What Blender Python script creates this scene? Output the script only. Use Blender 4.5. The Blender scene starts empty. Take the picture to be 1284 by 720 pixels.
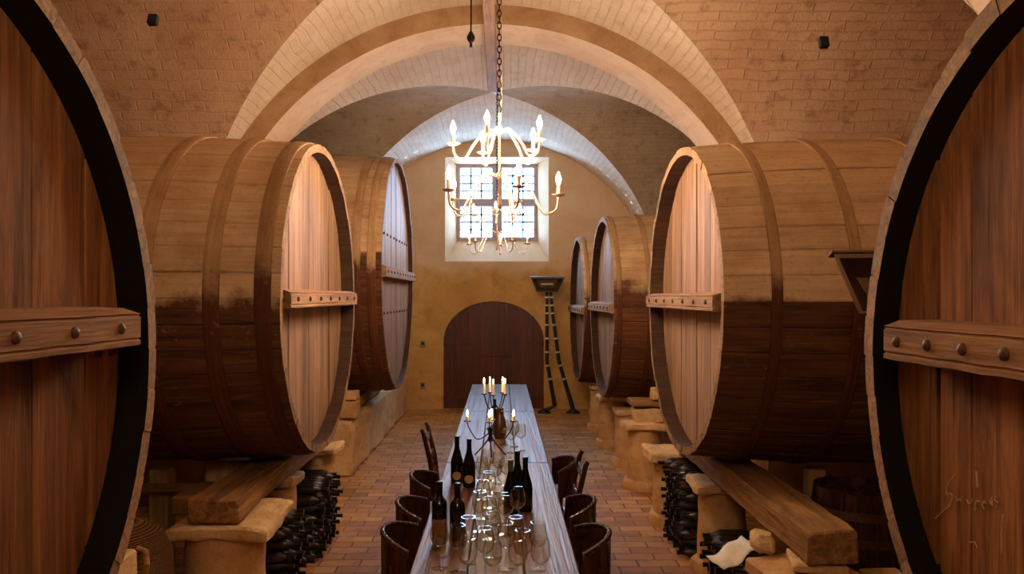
import bpy, bmesh, math, random
from mathutils import Vector, Matrix, noise, Euler
R_ = random.Random(7)
C = bpy.context.scene.collection
PI = math.pi
H = 1.95            # eye height; photo heights below are given relative to the eye
F = 934.0

def lin(h):
    h = h.lstrip('#'); o = []
    for k in (0, 2, 4):
        v = int(h[k:k+2], 16) / 255
        o.append(v / 12.92 if v <= .04045 else ((v + .055) / 1.055) ** 2.4)
    return (*o, 1)

# ------------------------------------------------------------------ mesh builder
class MB:
    def __init__(s):
        s.v = []; s.f = []; s.m = []; s.r = []; s.uv = []
    def add(s, vs, fs, mi=0, rnd=None, uvs=None):
        if rnd is None: rnd = R_.random()
        b = len(s.v); s.v += [tuple(p) for p in vs]
        for k, f in enumerate(fs):
            s.f.append([b + i for i in f]); s.m.append(mi); s.r.append(rnd)
            s.uv.append([uvs[i] for i in f] if uvs else [(0, 0)] * len(f))
    def box(s, c, d, rot=None, bev=.004, mi=0, rnd=None, rough=0, sub=0, seed=0, seg=1):
        bm = bmesh.new(); bmesh.ops.create_cube(bm, size=1)
        for v in bm.verts: v.co = Vector((v.co.x*d[0], v.co.y*d[1], v.co.z*d[2]))
        if bev: bmesh.ops.bevel(bm, geom=bm.edges[:], offset=bev, segments=seg, affect='EDGES', profile=.5)
        if sub:
            big = max(d)
            for it in range(sub):
                es = [e for e in bm.edges if e.calc_length() > big / (2 ** (it + 1)) * .7]
                bmesh.ops.subdivide_edges(bm, edges=es, cuts=1, use_grid_fill=True)
        if rough:
            for v in bm.verts:
                o = Vector((seed * 3.7, seed * 1.3, seed * 9.1))
                v.co += noise.noise_vector(v.co * 3.1 + o) * rough + noise.noise_vector(v.co * 11 + o) * rough * .4
        M = Matrix.Translation(c) @ (Euler(rot).to_matrix().to_4x4() if rot else Matrix())
        bm.verts.ensure_lookup_table()
        s.add([M @ v.co for v in bm.verts], [[v.index for v in f.verts] for f in bm.faces], mi, rnd)
        bm.free()
    def tube(s, pts, rad, n=8, mi=0, rnd=None, cap=True, closed=False):
        pts = [Vector(p) for p in pts]; N = len(pts)
        if not hasattr(rad, '__len__'): rad = [rad] * N
        vs = []; fs = []; prev = None
        for i, p in enumerate(pts):
            if closed: t = (pts[(i+1) % N] - pts[i-1]).normalized()
            else: t = (pts[min(i+1, N-1)] - pts[max(i-1, 0)]).normalized()
            if prev is None:
                a = Vector((0, 0, 1)) if abs(t.z) < .9 else Vector((1, 0, 0))
                x = t.cross(a).normalized()
            else:
                x = (prev - t * prev.dot(t)).normalized()
            prev = x; y = t.cross(x)
            for k in range(n):
                a = 2 * PI * k / n
                vs.append(p + (x * math.cos(a) + y * math.sin(a)) * rad[i])
        for i in range(N if closed else N - 1):
            j = (i + 1) % N
            for k in range(n):
                k2 = (k + 1) % n
                fs.append([i*n+k, i*n+k2, j*n+k2, j*n+k])
        if cap and not closed:
            fs.append(list(range(n))[::-1]); fs.append([(N-1)*n+k for k in range(n)])
        s.add(vs, fs, mi, rnd)
    def lathe(s, prof, c=(0, 0, 0), n=24, mi=0, rnd=None, axis='z', a0=0, a1=2*PI, cap=True):
        """prof: list of (r, h)."""
        full = abs(a1 - a0 - 2*PI) < 1e-6
        vs = []; fs = []; uvs = []; cols = n if full else n + 1
        for r, h in prof:
            for k in range(cols):
                a = a0 + (a1 - a0) * k / n
                x, y = r * math.cos(a), r * math.sin(a)
                p = (x, y, h) if axis == 'z' else ((h, x, y) if axis == 'x' else (x, h, y))
                vs.append((c[0]+p[0], c[1]+p[1], c[2]+p[2])); uvs.append((a*max(r, .01), h))
        for i in range(len(prof) - 1):
            for k in range(n):
                k2 = (k + 1) % cols
                fs.append([i*cols+k, i*cols+k2, (i+1)*cols+k2, (i+1)*cols+k])
        if full and cap:
            if prof[0][0] > 1e-6: fs.append([k for k in range(cols)][::-1])
            if prof[-1][0] > 1e-6: fs.append([(len(prof)-1)*cols + k for k in range(cols)])
        s.add(vs, fs, mi, rnd, uvs)
    def grid(s, pts, uvs, mi=0, rnd=None):
        """pts[i][j] -> quads."""
        n, m = len(pts), len(pts[0]); vs = [p for row in pts for p in row]; u = [q for row in uvs for q in row]
        s.add(vs, [[i*m+j, i*m+j+1, (i+1)*m+j+1, (i+1)*m+j] for i in range(n-1) for j in range(m-1)], mi, rnd, u)
    def build(s, name, mats, parent=None, smooth=35, fix=True, loc=None):
        me = bpy.data.meshes.new(name)
        me.from_pydata(s.v, [], s.f)
        for m in (mats if isinstance(mats, (list, tuple)) else [mats]): me.materials.append(m)
        me.polygons.foreach_set('material_index', s.m)
        a = me.attributes.new('rnd', 'FLOAT', 'FACE'); a.data.foreach_set('value', s.r)
        uvl = me.uv_layers.new(name='UVMap')
        uvl.data.foreach_set('uv', [c for f in s.uv for uv in f for c in uv])
        if fix:
            bm = bmesh.new(); bm.from_mesh(me)
            bmesh.ops.recalc_face_normals(bm, faces=bm.faces[:]); bm.to_mesh(me); bm.free()
        if smooth:
            me.shade_smooth(); me.set_sharp_from_angle(angle=math.radians(smooth))
        me.update()
        o = bpy.data.objects.new(name, me); C.objects.link(o)
        if parent: o.parent = parent
        if loc: o.location = loc
        return o

def tag(o, label, cat, group=None):
    o['label'] = label; o['category'] = cat
    if group: o['group'] = group
    return o
def thing(name, label, cat, loc=(0, 0, 0), rz=0, group=None):
    o = bpy.data.objects.new(name, None); C.objects.link(o); o.empty_display_size = .1
    o.location = loc; o.rotation_euler = (0, 0, rz)
    return tag(o, label, cat, group)
def struct(o):
    o['kind'] = 'structure'; return o
def dup(root, loc, rz=None, label=None, group=None):
    r = root.copy(); C.objects.link(r); r.location = loc
    if rz is not None: r.rotation_euler = (0, 0, rz)
    if label: r['label'] = label
    if group: r['group'] = group
    for ch in list(root.children):
        c = ch.copy(); C.objects.link(c); c.parent = r
        for g in list(ch.children):
            d = g.copy(); C.objects.link(d); d.parent = c
    return r

# ------------------------------------------------------------------ materials
class N:
    def __init__(s, name):
        s.mat = bpy.data.materials.new(name); s.mat.use_nodes = True
        s.t = s.mat.node_tree; s.t.nodes.clear()
        s.out = s.n('ShaderNodeOutputMaterial')
    def n(s, kind, **kw):
        x = s.t.nodes.new(kind)
        for k, v in kw.items(): setattr(x, k, v)
        return x
    def l(s, a, b): s.t.links.new(a, b)
    def val(s, sock, v):
        if hasattr(v, 'links') or isinstance(v, bpy.types.NodeSocket): s.l(v, sock)
        else: sock.default_value = v
    def math(s, op, a, b=None, clamp=False):
        x = s.n('ShaderNodeMath', operation=op, use_clamp=clamp); s.val(x.inputs[0], a)
        if b is not None: s.val(x.inputs[1], b)
        return x.outputs[0]
    def mix(s, fac, a, b, mode='MIX'):
        x = s.n('ShaderNodeMix', data_type='RGBA', blend_type=mode)
        s.val(x.inputs[0], fac); s.val(x.inputs[6], a); s.val(x.inputs[7], b)
        return x.outputs[2]
    def noise(s, vec, scale, detail=4, rough=.55, dist=0):
        x = s.n('ShaderNodeTexNoise'); s.val(x.inputs['Vector'], vec)
        x.inputs['Scale'].default_value = scale; x.inputs['Detail'].default_value = detail
        x.inputs['Roughness'].default_value = rough; x.inputs['Distortion'].default_value = dist
        return x.outputs['Fac']
    def ramp(s, fac, lo, hi):
        x = s.n('ShaderNodeMapRange', clamp=True); s.val(x.inputs[0], fac)
        x.inputs[1].default_value = lo; x.inputs[2].default_value = hi
        return x.outputs[0]
    def coord(s, which='Object'):
        return s.n('ShaderNodeTexCoord').outputs[which]
    def mapv(s, vec, sc):
        x = s.n('ShaderNodeMapping'); s.l(vec, x.inputs[0]); x.inputs['Scale'].default_value = sc
        return x.outputs[0]
    def bump(s, h, st, dist=.02, nrm=None):
        x = s.n('ShaderNodeBump'); x.inputs['Strength'].default_value = st; x.inputs['Distance'].default_value = dist
        s.val(x.inputs['Height'], h)
        if nrm is not None: s.l(nrm, x.inputs['Normal'])
        return x.outputs[0]
    def bsdf(s, col, rough=.6, nrm=None, metal=0, spec=.5, **kw):
        p = s.n('ShaderNodeBsdfPrincipled')
        s.val(p.inputs['Base Color'], col); s.val(p.inputs['Roughness'], rough)
        s.val(p.inputs['Metallic'], metal); p.inputs['Specular IOR Level'].default_value = spec
        for k, v in kw.items(): s.val(p.inputs[k], v)
        if nrm is not None: s.l(nrm, p.inputs['Normal'])
        s.l(p.outputs[0], s.out.inputs[0]); return p
    def rndvec(s, vec, amt=17.3):
        a = s.n('ShaderNodeAttribute', attribute_name='rnd')
        oi = s.n('ShaderNodeObjectInfo')
        x = s.math('ADD', s.math('MULTIPLY', a.outputs['Fac'], amt), s.math('MULTIPLY', oi.outputs['Random'], 9.0))
        c = s.n('ShaderNodeCombineXYZ')
        for k in range(3): s.l(x, c.inputs[k])
        v = s.n('ShaderNodeVectorMath', operation='ADD'); s.l(vec, v.inputs[0]); s.l(c.outputs[0], v.inputs[1])
        return v.outputs[0], a.outputs['Fac']

def wood(name, dark, light, grain='z', rough=.6, bump=.35, var=.5, cross=26, along=1.3, stain=.5, streak=.5, spec=.4, dist=1.2):
    m = N(name)
    v, rnd = m.rndvec(m.coord())
    sc = {'x': (along, cross, cross), 'y': (cross, along, cross), 'z': (cross, cross, along)}[grain]
    g = m.noise(m.mapv(v, sc), 1.0, 6, .62, dist)
    g2 = m.noise(m.mapv(v, tuple(k * 3.1 for k in sc)), 1.0, 3, .6, .3)
    f = m.ramp(g, .3, .72)
    col = m.mix(f, dark, light)
    col = m.mix(m.math('MULTIPLY', m.ramp(g2, .52, .75), streak), col, dark)
    big = m.noise(v, 2.3, 4, .6)
    col = m.mix(m.math('MULTIPLY', m.ramp(big, .45, .75), stain), col, tuple(c * .45 for c in dark[:3]) + (1,))
    k = m.math('ADD', 1 - var / 2, m.math('MULTIPLY', rnd, var))
    hs = m.n('ShaderNodeHueSaturation'); m.l(k, hs.inputs['Value']); m.l(col, hs.inputs['Color'])
    h = m.math('ADD', g, m.math('MULTIPLY', g2, .5))
    m.bsdf(hs.outputs[0], m.math('ADD', rough - .1, m.math('MULTIPLY', g, .2)), m.bump(h, bump, .01), spec=spec)
    return m.mat

def plain(name, col, rough=.5, metal=0, nz=0, scale=30, bump=0, spec=.5, col2=None):
    m = N(name)
    c = col
    nrm = None
    if nz or bump or col2:
        v = m.coord(); g = m.noise(v, scale, 5, .6)
        c = m.mix(m.ramp(g, .35, .7), col, col2 or tuple(k * (1 - nz) for k in col[:3]) + (1,))
        if bump: nrm = m.bump(g, bump, .01)
    m.bsdf(c, rough, nrm, metal, spec)
    return m.mat

def stave_mat(name, dust, dust2, low, low2, edge=.02):
    m = N(name)
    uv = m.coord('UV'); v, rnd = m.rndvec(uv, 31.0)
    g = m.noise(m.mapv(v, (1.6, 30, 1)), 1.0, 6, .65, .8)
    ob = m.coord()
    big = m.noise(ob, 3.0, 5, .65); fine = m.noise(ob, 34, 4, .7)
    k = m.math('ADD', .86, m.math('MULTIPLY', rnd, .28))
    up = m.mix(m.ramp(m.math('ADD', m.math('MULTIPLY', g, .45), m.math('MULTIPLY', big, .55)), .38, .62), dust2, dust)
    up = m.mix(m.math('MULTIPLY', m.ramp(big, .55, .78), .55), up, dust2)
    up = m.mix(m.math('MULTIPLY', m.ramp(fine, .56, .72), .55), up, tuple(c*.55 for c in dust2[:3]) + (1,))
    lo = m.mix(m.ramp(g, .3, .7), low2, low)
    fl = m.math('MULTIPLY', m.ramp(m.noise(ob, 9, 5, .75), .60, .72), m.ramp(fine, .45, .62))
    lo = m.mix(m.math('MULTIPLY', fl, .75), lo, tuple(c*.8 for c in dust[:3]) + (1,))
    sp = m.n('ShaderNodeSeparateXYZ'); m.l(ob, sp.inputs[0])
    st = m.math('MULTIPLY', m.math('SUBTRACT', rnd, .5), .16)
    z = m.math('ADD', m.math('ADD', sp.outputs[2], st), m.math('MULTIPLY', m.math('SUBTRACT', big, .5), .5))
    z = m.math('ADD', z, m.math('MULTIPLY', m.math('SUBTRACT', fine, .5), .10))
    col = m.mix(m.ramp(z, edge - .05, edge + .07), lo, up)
    hs = m.n('ShaderNodeHueSaturation'); m.l(k, hs.inputs['Value']); m.l(col, hs.inputs['Color'])
    h = m.math('ADD', m.math('MULTIPLY', g, .8), m.math('MULTIPLY', fine, .6))
    m.bsdf(hs.outputs[0], .72, m.bump(h, .5, .012), spec=.25)
    return m.mat

def plaster_brick(name, a, b, c, bw=.30, rh=.085, bs=.5, wear=.45):
    m = N(name)
    uv = m.coord('UV'); ob = m.coord()
    wob = m.n('ShaderNodeTexNoise'); m.l(ob, wob.inputs['Vector']); wob.inputs['Scale'].default_value = 3.0
    vm = m.n('ShaderNodeVectorMath', operation='SCALE'); m.l(wob.outputs['Color'], vm.inputs[0]); vm.inputs['Scale'].default_value = .07
    va = m.n('ShaderNodeVectorMath', operation='ADD'); m.l(uv, va.inputs[0]); m.l(vm.outputs[0], va.inputs[1])
    br = m.n('ShaderNodeTexBrick'); m.l(va.outputs[0], br.inputs['Vector'])
    br.inputs['Scale'].default_value = 1; br.inputs['Brick Width'].default_value = bw; br.inputs['Row Height'].default_value = rh
    br.inputs['Mortar Size'].default_value = .009; br.inputs['Mortar Smooth'].default_value = .8; br.inputs['Bias'].default_value = 0
    br.inputs['Color1'].default_value = (.8, .8, .8, 1); br.inputs['Color2'].default_value = (1, 1, 1, 1); br.inputs['Mortar'].default_value = (.72, .72, .72, 1)
    big = m.noise(ob, 1.3, 5, .62); mid = m.noise(ob, 7, 5, .65); fine = m.noise(ob, 48, 4, .7)
    col = m.mix(m.ramp(big, .35, .68), a, b)
    col = m.mix(m.math('MULTIPLY', m.ramp(mid, .54, .74), wear), col, c)
    pits = m.ramp(fine, .66, .74)
    col = m.mix(m.math('MULTIPLY', pits, .4), col, tuple(k*.5 for k in c[:3]) + (1,))
    col = m.mix(.28, col, br.outputs['Color'], 'MULTIPLY')
    h = m.math('ADD', m.math('MULTIPLY', br.outputs['Fac'], -.4), m.math('ADD', m.math('MULTIPLY', mid, 1.3), m.math('MULTIPLY', fine, .8)))
    m.bsdf(col, .9, m.bump(h, bs, .02), spec=.15)
    return m.mat

def plaster(name, a, b, c, sc=1.6, bs=.3):
    m = N(name); ob = m.coord()
    big = m.noise(ob, sc, 6, .65, .6); mid = m.noise(ob, sc * 4, 5, .65); fine = m.noise(ob, 60, 4, .6)
    col = m.mix(m.ramp(big, .36, .64), a, b)
    col = m.mix(m.math('MULTIPLY', m.ramp(mid, .52, .75), .55), col, c)
    col = m.mix(m.math('MULTIPLY', m.ramp(fine, .64, .75), .3), col, tuple(k*.5 for k in c[:3]) + (1,))
    m.bsdf(col, .9, m.bump(m.math('ADD', mid, m.math('MULTIPLY', fine, .5)), bs, .015), spec=.15)
    return m.mat

def emit(name, col, st):
    m = N(name); e = m.n('ShaderNodeEmission'); e.inputs[0].default_value = col; e.inputs[1].default_value = st
    m.l(e.outputs[0], m.out.inputs[0]); return m.mat

def thin_glass(name, tint, ior=1.5, rough=.02, gain=1.0):
    m = N(name)
    lw = m.n('ShaderNodeLayerWeight'); lw.inputs[0].default_value = .5
    f0 = ((ior - 1) / (ior + 1)) ** 2
    fr = m.math('ADD', f0, m.math('MULTIPLY', m.math('POWER', lw.outputs['Facing'], 4.0), 1 - f0))
    t = m.n('ShaderNodeBsdfTransparent'); t.inputs[0].default_value = tint
    g = m.n('ShaderNodeBsdfGlossy'); g.inputs['Roughness'].default_value = rough
    x = m.n('ShaderNodeMixShader'); m.l(m.math('MULTIPLY', fr, gain, True), x.inputs[0])
    m.l(t.outputs[0], x.inputs[1]); m.l(g.outputs[0], x.inputs[2]); m.l(x.outputs[0], m.out.inputs[0])
    return m.mat

M = {}
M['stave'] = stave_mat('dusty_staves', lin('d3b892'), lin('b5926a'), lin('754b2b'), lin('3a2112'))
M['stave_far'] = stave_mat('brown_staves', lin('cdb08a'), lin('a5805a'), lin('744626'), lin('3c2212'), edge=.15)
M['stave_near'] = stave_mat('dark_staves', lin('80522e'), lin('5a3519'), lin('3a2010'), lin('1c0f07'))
M['chime'] = wood('stave_end_wood', lin('6f4c2c'), lin('b28a5c'), 'x', .75, .5, .4, cross=30)
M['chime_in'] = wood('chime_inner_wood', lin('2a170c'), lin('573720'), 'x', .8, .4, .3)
M['chime_shade'] = plain('chime_shade_black', lin('100b08'), .6, 0, .4, 12, .2, .2)  # near-black that paints in the shade inside the nearest casks' chimes
M['head'] = wood('cask_head_oak', lin('6a4630'), lin('b69172'), 'z', .65, .5, .30, cross=22, along=.9, stain=.25)
M['head_far'] = wood('cask_head_grey_oak', lin('664a3a'), lin('b4967e'), 'z', .6, .5, .30, cross=22, along=.9, stain=.2)
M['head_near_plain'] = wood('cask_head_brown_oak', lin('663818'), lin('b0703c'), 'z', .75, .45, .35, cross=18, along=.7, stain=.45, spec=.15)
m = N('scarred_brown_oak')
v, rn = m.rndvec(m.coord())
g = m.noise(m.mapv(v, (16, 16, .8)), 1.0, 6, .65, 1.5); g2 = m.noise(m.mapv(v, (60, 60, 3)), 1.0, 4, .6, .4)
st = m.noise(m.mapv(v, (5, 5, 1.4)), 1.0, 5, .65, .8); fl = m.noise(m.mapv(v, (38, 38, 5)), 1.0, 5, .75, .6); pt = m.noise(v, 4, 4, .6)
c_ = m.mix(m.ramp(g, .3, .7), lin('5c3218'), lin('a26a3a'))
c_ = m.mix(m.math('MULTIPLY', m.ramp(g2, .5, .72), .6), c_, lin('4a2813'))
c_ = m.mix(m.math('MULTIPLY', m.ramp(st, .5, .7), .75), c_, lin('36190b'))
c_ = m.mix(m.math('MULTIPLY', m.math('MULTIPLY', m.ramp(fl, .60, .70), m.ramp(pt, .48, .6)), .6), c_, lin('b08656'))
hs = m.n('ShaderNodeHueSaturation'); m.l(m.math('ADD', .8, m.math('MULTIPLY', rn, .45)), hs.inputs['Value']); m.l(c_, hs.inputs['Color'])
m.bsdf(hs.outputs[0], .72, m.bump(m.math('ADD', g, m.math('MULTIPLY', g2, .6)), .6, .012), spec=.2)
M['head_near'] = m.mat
M['batten'] = wood('batten_oak', lin('73502f'), lin('c09468'), 'y', .65, .4, .2, cross=24, along=1.5, stain=.3)
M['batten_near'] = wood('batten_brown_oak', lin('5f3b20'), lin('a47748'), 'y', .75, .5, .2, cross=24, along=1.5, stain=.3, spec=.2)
M['rust'] = stave_mat('rusty_dusty_hoop_iron', lin('b8966e'), lin('93704a'), lin('683a1d'), lin('432411'), edge=.10)
M['bolt'] = plain('iron_bolt', lin('5a3a22'), .55, .4, .4, 40, .2)
M['beam'] = wood('old_timber', lin('5f3d1d'), lin('b58650'), 'y', .75, .8, .3, cross=16, along=1.2, stain=.4)
M['timber_z'] = wood('pale_timber', lin('9a7442'), lin('dbb47c'), 'z', .75, .7, .3, cross=16, along=1.2, stain=.3)
M['timber_x'] = wood('pale_plank', lin('6a4824'), lin('b3854f'), 'x', .75, .7, .3, cross=16, along=1.2, stain=.3)
M['table'] = wood('table_planks', lin('3c2316'), lin('96705a'), 'y', .40, .8, .2, cross=15, along=.5, stain=.25, spec=.55, dist=3.2)
M['table_dark'] = wood('table_legs', lin('3a2214'), lin('6d472b'), 'z', .5, .3, .2)
M['chair'] = wood('dark_bentwood', lin('1f0c07'), lin('48200f'), 'z', .28, .12, .2, spec=.5, stain=.2)
M['door'] = wood('red_brown_door', lin('3a160b'), lin('6e3019'), 'z', .5, .35, .25, cross=14, along=.7, stain=.3)
M['crown'] = wood('pinkish_beam', lin('8a5f3c'), lin('c79a70'), 'y', .7, .5, .2)
M['web'] = plaster_brick('whitewashed_vault', lin('ecd8c4'), lin('dfc4aa'), lin('c09c7c'), bs=.8)
M['side'] = plaster_brick('bare_vault', lin('cda887'), lin('bb9070'), lin('8a6348'), wear=.9, bs=.7)
M['side_far'] = plaster_brick('grey_vault', lin('bfa88e'), lin('ac9074'), lin('84694f'), wear=.8, bs=.7)
M['archface'] = plaster('arch_face', lin('ab8a66'), lin('947250'), lin('6e4f33'), 2.5)
M['intrados'] = plaster('arch_soffit', lin('ecd3bd'), lin('e0c1a6'), lin('c8a286'), 2.0, .2)
M['endwall'] = plaster('ochre_plaster', lin('d2a768'), lin('b98748'), lin('8a5c2c'), 1.1)
def two_tone(mat):                          # paler wash above an uneven line over the doorway
    t = mat.node_tree; p = [n for n in t.nodes if n.type == 'BSDF_PRINCIPLED'][0]
    src = p.inputs['Base Color'].links[0].from_socket
    m = N.__new__(N); m.t = t
    ob = m.coord(); sp = m.n('ShaderNodeSeparateXYZ'); m.l(ob, sp.inputs[0])
    z = m.math('ADD', sp.outputs[2], m.math('MULTIPLY', m.math('SUBTRACT', m.noise(ob, 1.7, 6, .6), .5), .9))
    pale = m.mix(m.ramp(m.noise(ob, 2.0, 5, .6), .35, .65), lin('e0c3a2'), lin('d3b08a'))
    m.l(m.mix(m.math('MULTIPLY', m.ramp(z, 2.30, 2.55), .85), src, pale), p.inputs['Base Color'])
two_tone(M['endwall'])
M['wall'] = plaster('brown_plaster', lin('8d6b48'), lin('77563a'), lin('50361f'), 1.5)
M['stone'] = plaster('limestone', lin('d0a878'), lin('b98a58'), lin('7d5430'), 3.0, .7)
M['stone_pale'] = plaster('pale_limestone', lin('dcbb8e'), lin('c9a070'), lin('95693f'), 4.0, .7)
M['bottle'] = plain('black_green_glass', lin('050604'), .08, 0, spec=.6)
M['bottle_brown'] = plain('brown_black_glass', lin('140905'), .08, 0, spec=.6)
M['bottle_pile'] = plain('dusty_bottle_glass', lin('0d0a07'), .28, 0, .3, 30, 0, .6, lin('35261a'))
M['capsule'] = plain('black_capsule', lin('120d0c'), .3, .3)
M['capsule_olive'] = plain('olive_capsule', lin('6d6a45'), .35, .3)
M['paper'] = plain('cream_paper_label', lin('cfae72'), .7, 0, .15, 20)
M['paper_amber'] = plain('amber_paper_label', lin('8a5a24'), .7, 0, .15, 20)
M['chalk'] = plain('faded_chalk', lin('b8935f'), .9, 0, .4, 60)
M['print'] = plain('faded_ink', lin('6a4a24'), .8)
M['white'] = plain('white_paper', lin('efe6d8'), .8, 0, .08, 12)
M['iron'] = plain('black_iron', lin('2a201a'), .42, .7, .3, 40, .1)
M['cream_metal'] = plain('cream_painted_metal', lin('d8bfae'), .45, .1, .3, 30, .05)
M['wax'] = plain('ivory_wax', lin('efe2c6'), .5, 0, .05, 12)
M['glass'] = thin_glass('clear_glass', (.97, .95, .90, 1), 1.5, .02, 1.35)
M['pane'] = thin_glass('window_pane', (.93, .97, 1, 1), 1.5, .05, .6)
M['frame'] = plain('grey_violet_frame', lin('b5a6ae'), .6, 0, .15, 20)
M['lead'] = plain('lead_bars', lin('6f8f98'), .5, .3)
M['jug'] = plain('brown_stoneware', lin('3d2115'), .3, 0, .4, 18, .05, .5)
M['black_plastic'] = plain('black_rubber', lin('16110f'), .5, 0, .2, 30)
M['grey_metal'] = plain('grey_lamp_metal', lin('6c7478'), .35, .6, .2, 25)
M['tan_metal'] = plain('brown_lamp_metal', lin('7d5c44'), .4, .5, .2, 25)
M['reflector'] = plain('lamp_reflector', lin('8d6a50'), .25, .8, .2, 8)
M['tape'] = plain('white_tape', lin('cfc3b4'), .6)
M['socket'] = plain('grey_socket', lin('8d7f6a'), .5, 0, .1, 30)
BULB = emit('bulb_glow', (1, .73, .48, 1), 600)
BULB_FILL = emit('fill_bulb_glow', (1, .73, .48, 1), 280)  # weaker glow for the added chandelier over the viewpoint
BULB_FAR = emit('far_bulb_glow', (1, .74, .50, 1), 190)
FLAME = emit('candle_flame', (1, .55, .22, 1), 150)

m = N('brick_floor')                       # worn brick floor, courses across the aisle
ob = m.coord()
wob = m.n('ShaderNodeTexNoise'); m.l(ob, wob.inputs['Vector']); wob.inputs['Scale'].default_value = 2.5
vm = m.n('ShaderNodeVectorMath', operation='SCALE'); m.l(wob.outputs['Color'], vm.inputs[0]); vm.inputs['Scale'].default_value = .04
va = m.n('ShaderNodeVectorMath', operation='ADD'); m.l(ob, va.inputs[0]); m.l(vm.outputs[0], va.inputs[1])
br = m.n('ShaderNodeTexBrick'); m.l(va.outputs[0], br.inputs['Vector'])
for k, v in (('Scale', 1), ('Brick Width', .29), ('Row Height', .135), ('Mortar Size', .007), ('Mortar Smooth', .4), ('Bias', 0)): br.inputs[k].default_value = v
br.inputs['Color1'].default_value = lin('9c6636'); br.inputs['Color2'].default_value = lin('d09c58'); br.inputs['Mortar'].default_value = lin('5e3d22')
big = m.noise(ob, .9, 5, .6); mid = m.noise(ob, 6, 5, .65)
col = m.mix(m.math('MULTIPLY', m.ramp(big, .42, .65), .55), br.outputs['Color'], lin('b9854f'))
col = m.mix(m.math('MULTIPLY', m.ramp(mid, .5, .75), .5), col, lin('65401f'))
h = m.math('ADD', m.math('MULTIPLY', br.outputs['Fac'], -1.2), m.math('MULTIPLY', mid, 1.0))
m.bsdf(col, m.math('ADD', .36, m.math('MULTIPLY', mid, .35)), m.bump(h, .6, .02), spec=.3)
M['floor'] = m.mat

m = N('wicker')
uv = m.coord('UV'); wv = m.n('ShaderNodeTexWave', wave_type='BANDS', bands_direction='Y'); m.l(uv, wv.inputs['Vector'])
wv.inputs['Scale'].default_value = 32; wv.inputs['Distortion'].default_value = 2.2; wv.inputs['Detail'].default_value = 4; wv.inputs['Detail Scale'].default_value = 3
col = m.mix(wv.outputs['Fac'], lin('3a2412'), lin('9a6d3c'))
m.bsdf(col, .75, m.bump(wv.outputs['Fac'], .9, .02), spec=.2); M['wicker'] = m.mat

# ------------------------------------------------------------------ the vaulted cellar
X0, Z0, RV, RI, W = -.11, -.055 + H, 2.76, 2.58, 3.95
YB, YE = -1.9, 12.9
def prof(t):                                # vault height over |t|<=1
    return Z0 + RV * math.sqrt(max(0, 1 - t*t))
def seq(n):                                 # angular samples, fine near springing
    return [math.sin((i / n - .5) * PI) for i in range(n + 1)]
BAYS = [(-.9, 2.7), (3.3, 6.9), (7.45, 12.25)]
ce = MB()
for bi, (ya, yb) in enumerate(BAYS):
    yc, h = (ya + yb) / 2, (yb - ya) / 2
    ss = seq(56)
    for sg in (-1, 1):                      # webs of the long vault
        pts, uvs = [], []
        for s in ss:
            x = X0 + RV * s; z = prof(s); al = RV * math.asin(s)
            row = [(x, yc + sg * h * (abs(s) + (1 - abs(s)) * k / 8), z) for k in range(9)]
            pts.append(row); uvs.append([(p[1], al) for p in row])
        ce.grid(pts, uvs, 0)
        pts, uvs = [], []                   # side webs
        for s in ss:
            y = yc + h * s; z = prof(s); al = (h + RV) / 2 * math.asin(s)
            xs = [X0 + sg * (RV * abs(s) + (W + .25 - RV * abs(s)) * k / 10) for k in range(11)]
            pts.append([(x, y, z) for x in xs]); uvs.append([(x, al) for x in xs])
        ce.grid(pts, uvs, 2 if bi == 2 else 1)
for ya, yb in ((12.25, 13.0), (YB - .1, -.9)):
    pts, uvs = [], []
    for s in seq(48):
        row = [(X0 + RV * s, ya + (yb - ya) * k / 4, prof(s)) for k in range(5)]
        pts.append(row); uvs.append([(p[1], RV * math.asin(s)) for p in row])
    ce.grid(pts, uvs, 0)
struct(ce.build('ceiling', [M['web'], M['side'], M['side_far']], smooth=25, fix=False))

def arch(name, ya, yb):
    a = MB(); n = 72; ro = RV + .25
    th = [PI * i / n for i in range(n + 1)]
    def P(r, t, y): return (X0 + r * math.cos(t), y, Z0 + r * math.sin(t))
    for y in (ya, yb):
        a.grid([[P(RI, t, y), P(ro, t, y)] for t in th], [[(RI * t, 0), (RI * t, .4)] for t in th], 0)
    a.grid([[P(RI, t, ya + (yb - ya) * k / 3) for k in range(4)] for t in th], [[(RI * t, k) for k in range(4)] for t in th], 1)
    for sg in (-1, 1):
        xa, xb = X0 + sg * RI, sg * (W + .25)
        a.box(((xa + xb) / 2, (ya + yb) / 2, (Z0 + .0) / 2), (abs(xb - xa), yb - ya, Z0), bev=0, mi=0)
    return struct(a.build(name, [M['archface'], M['intrados']], smooth=30))
arch('trim_1', 2.7, 3.3); arch('trim_2', 6.9, 7.45)

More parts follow.
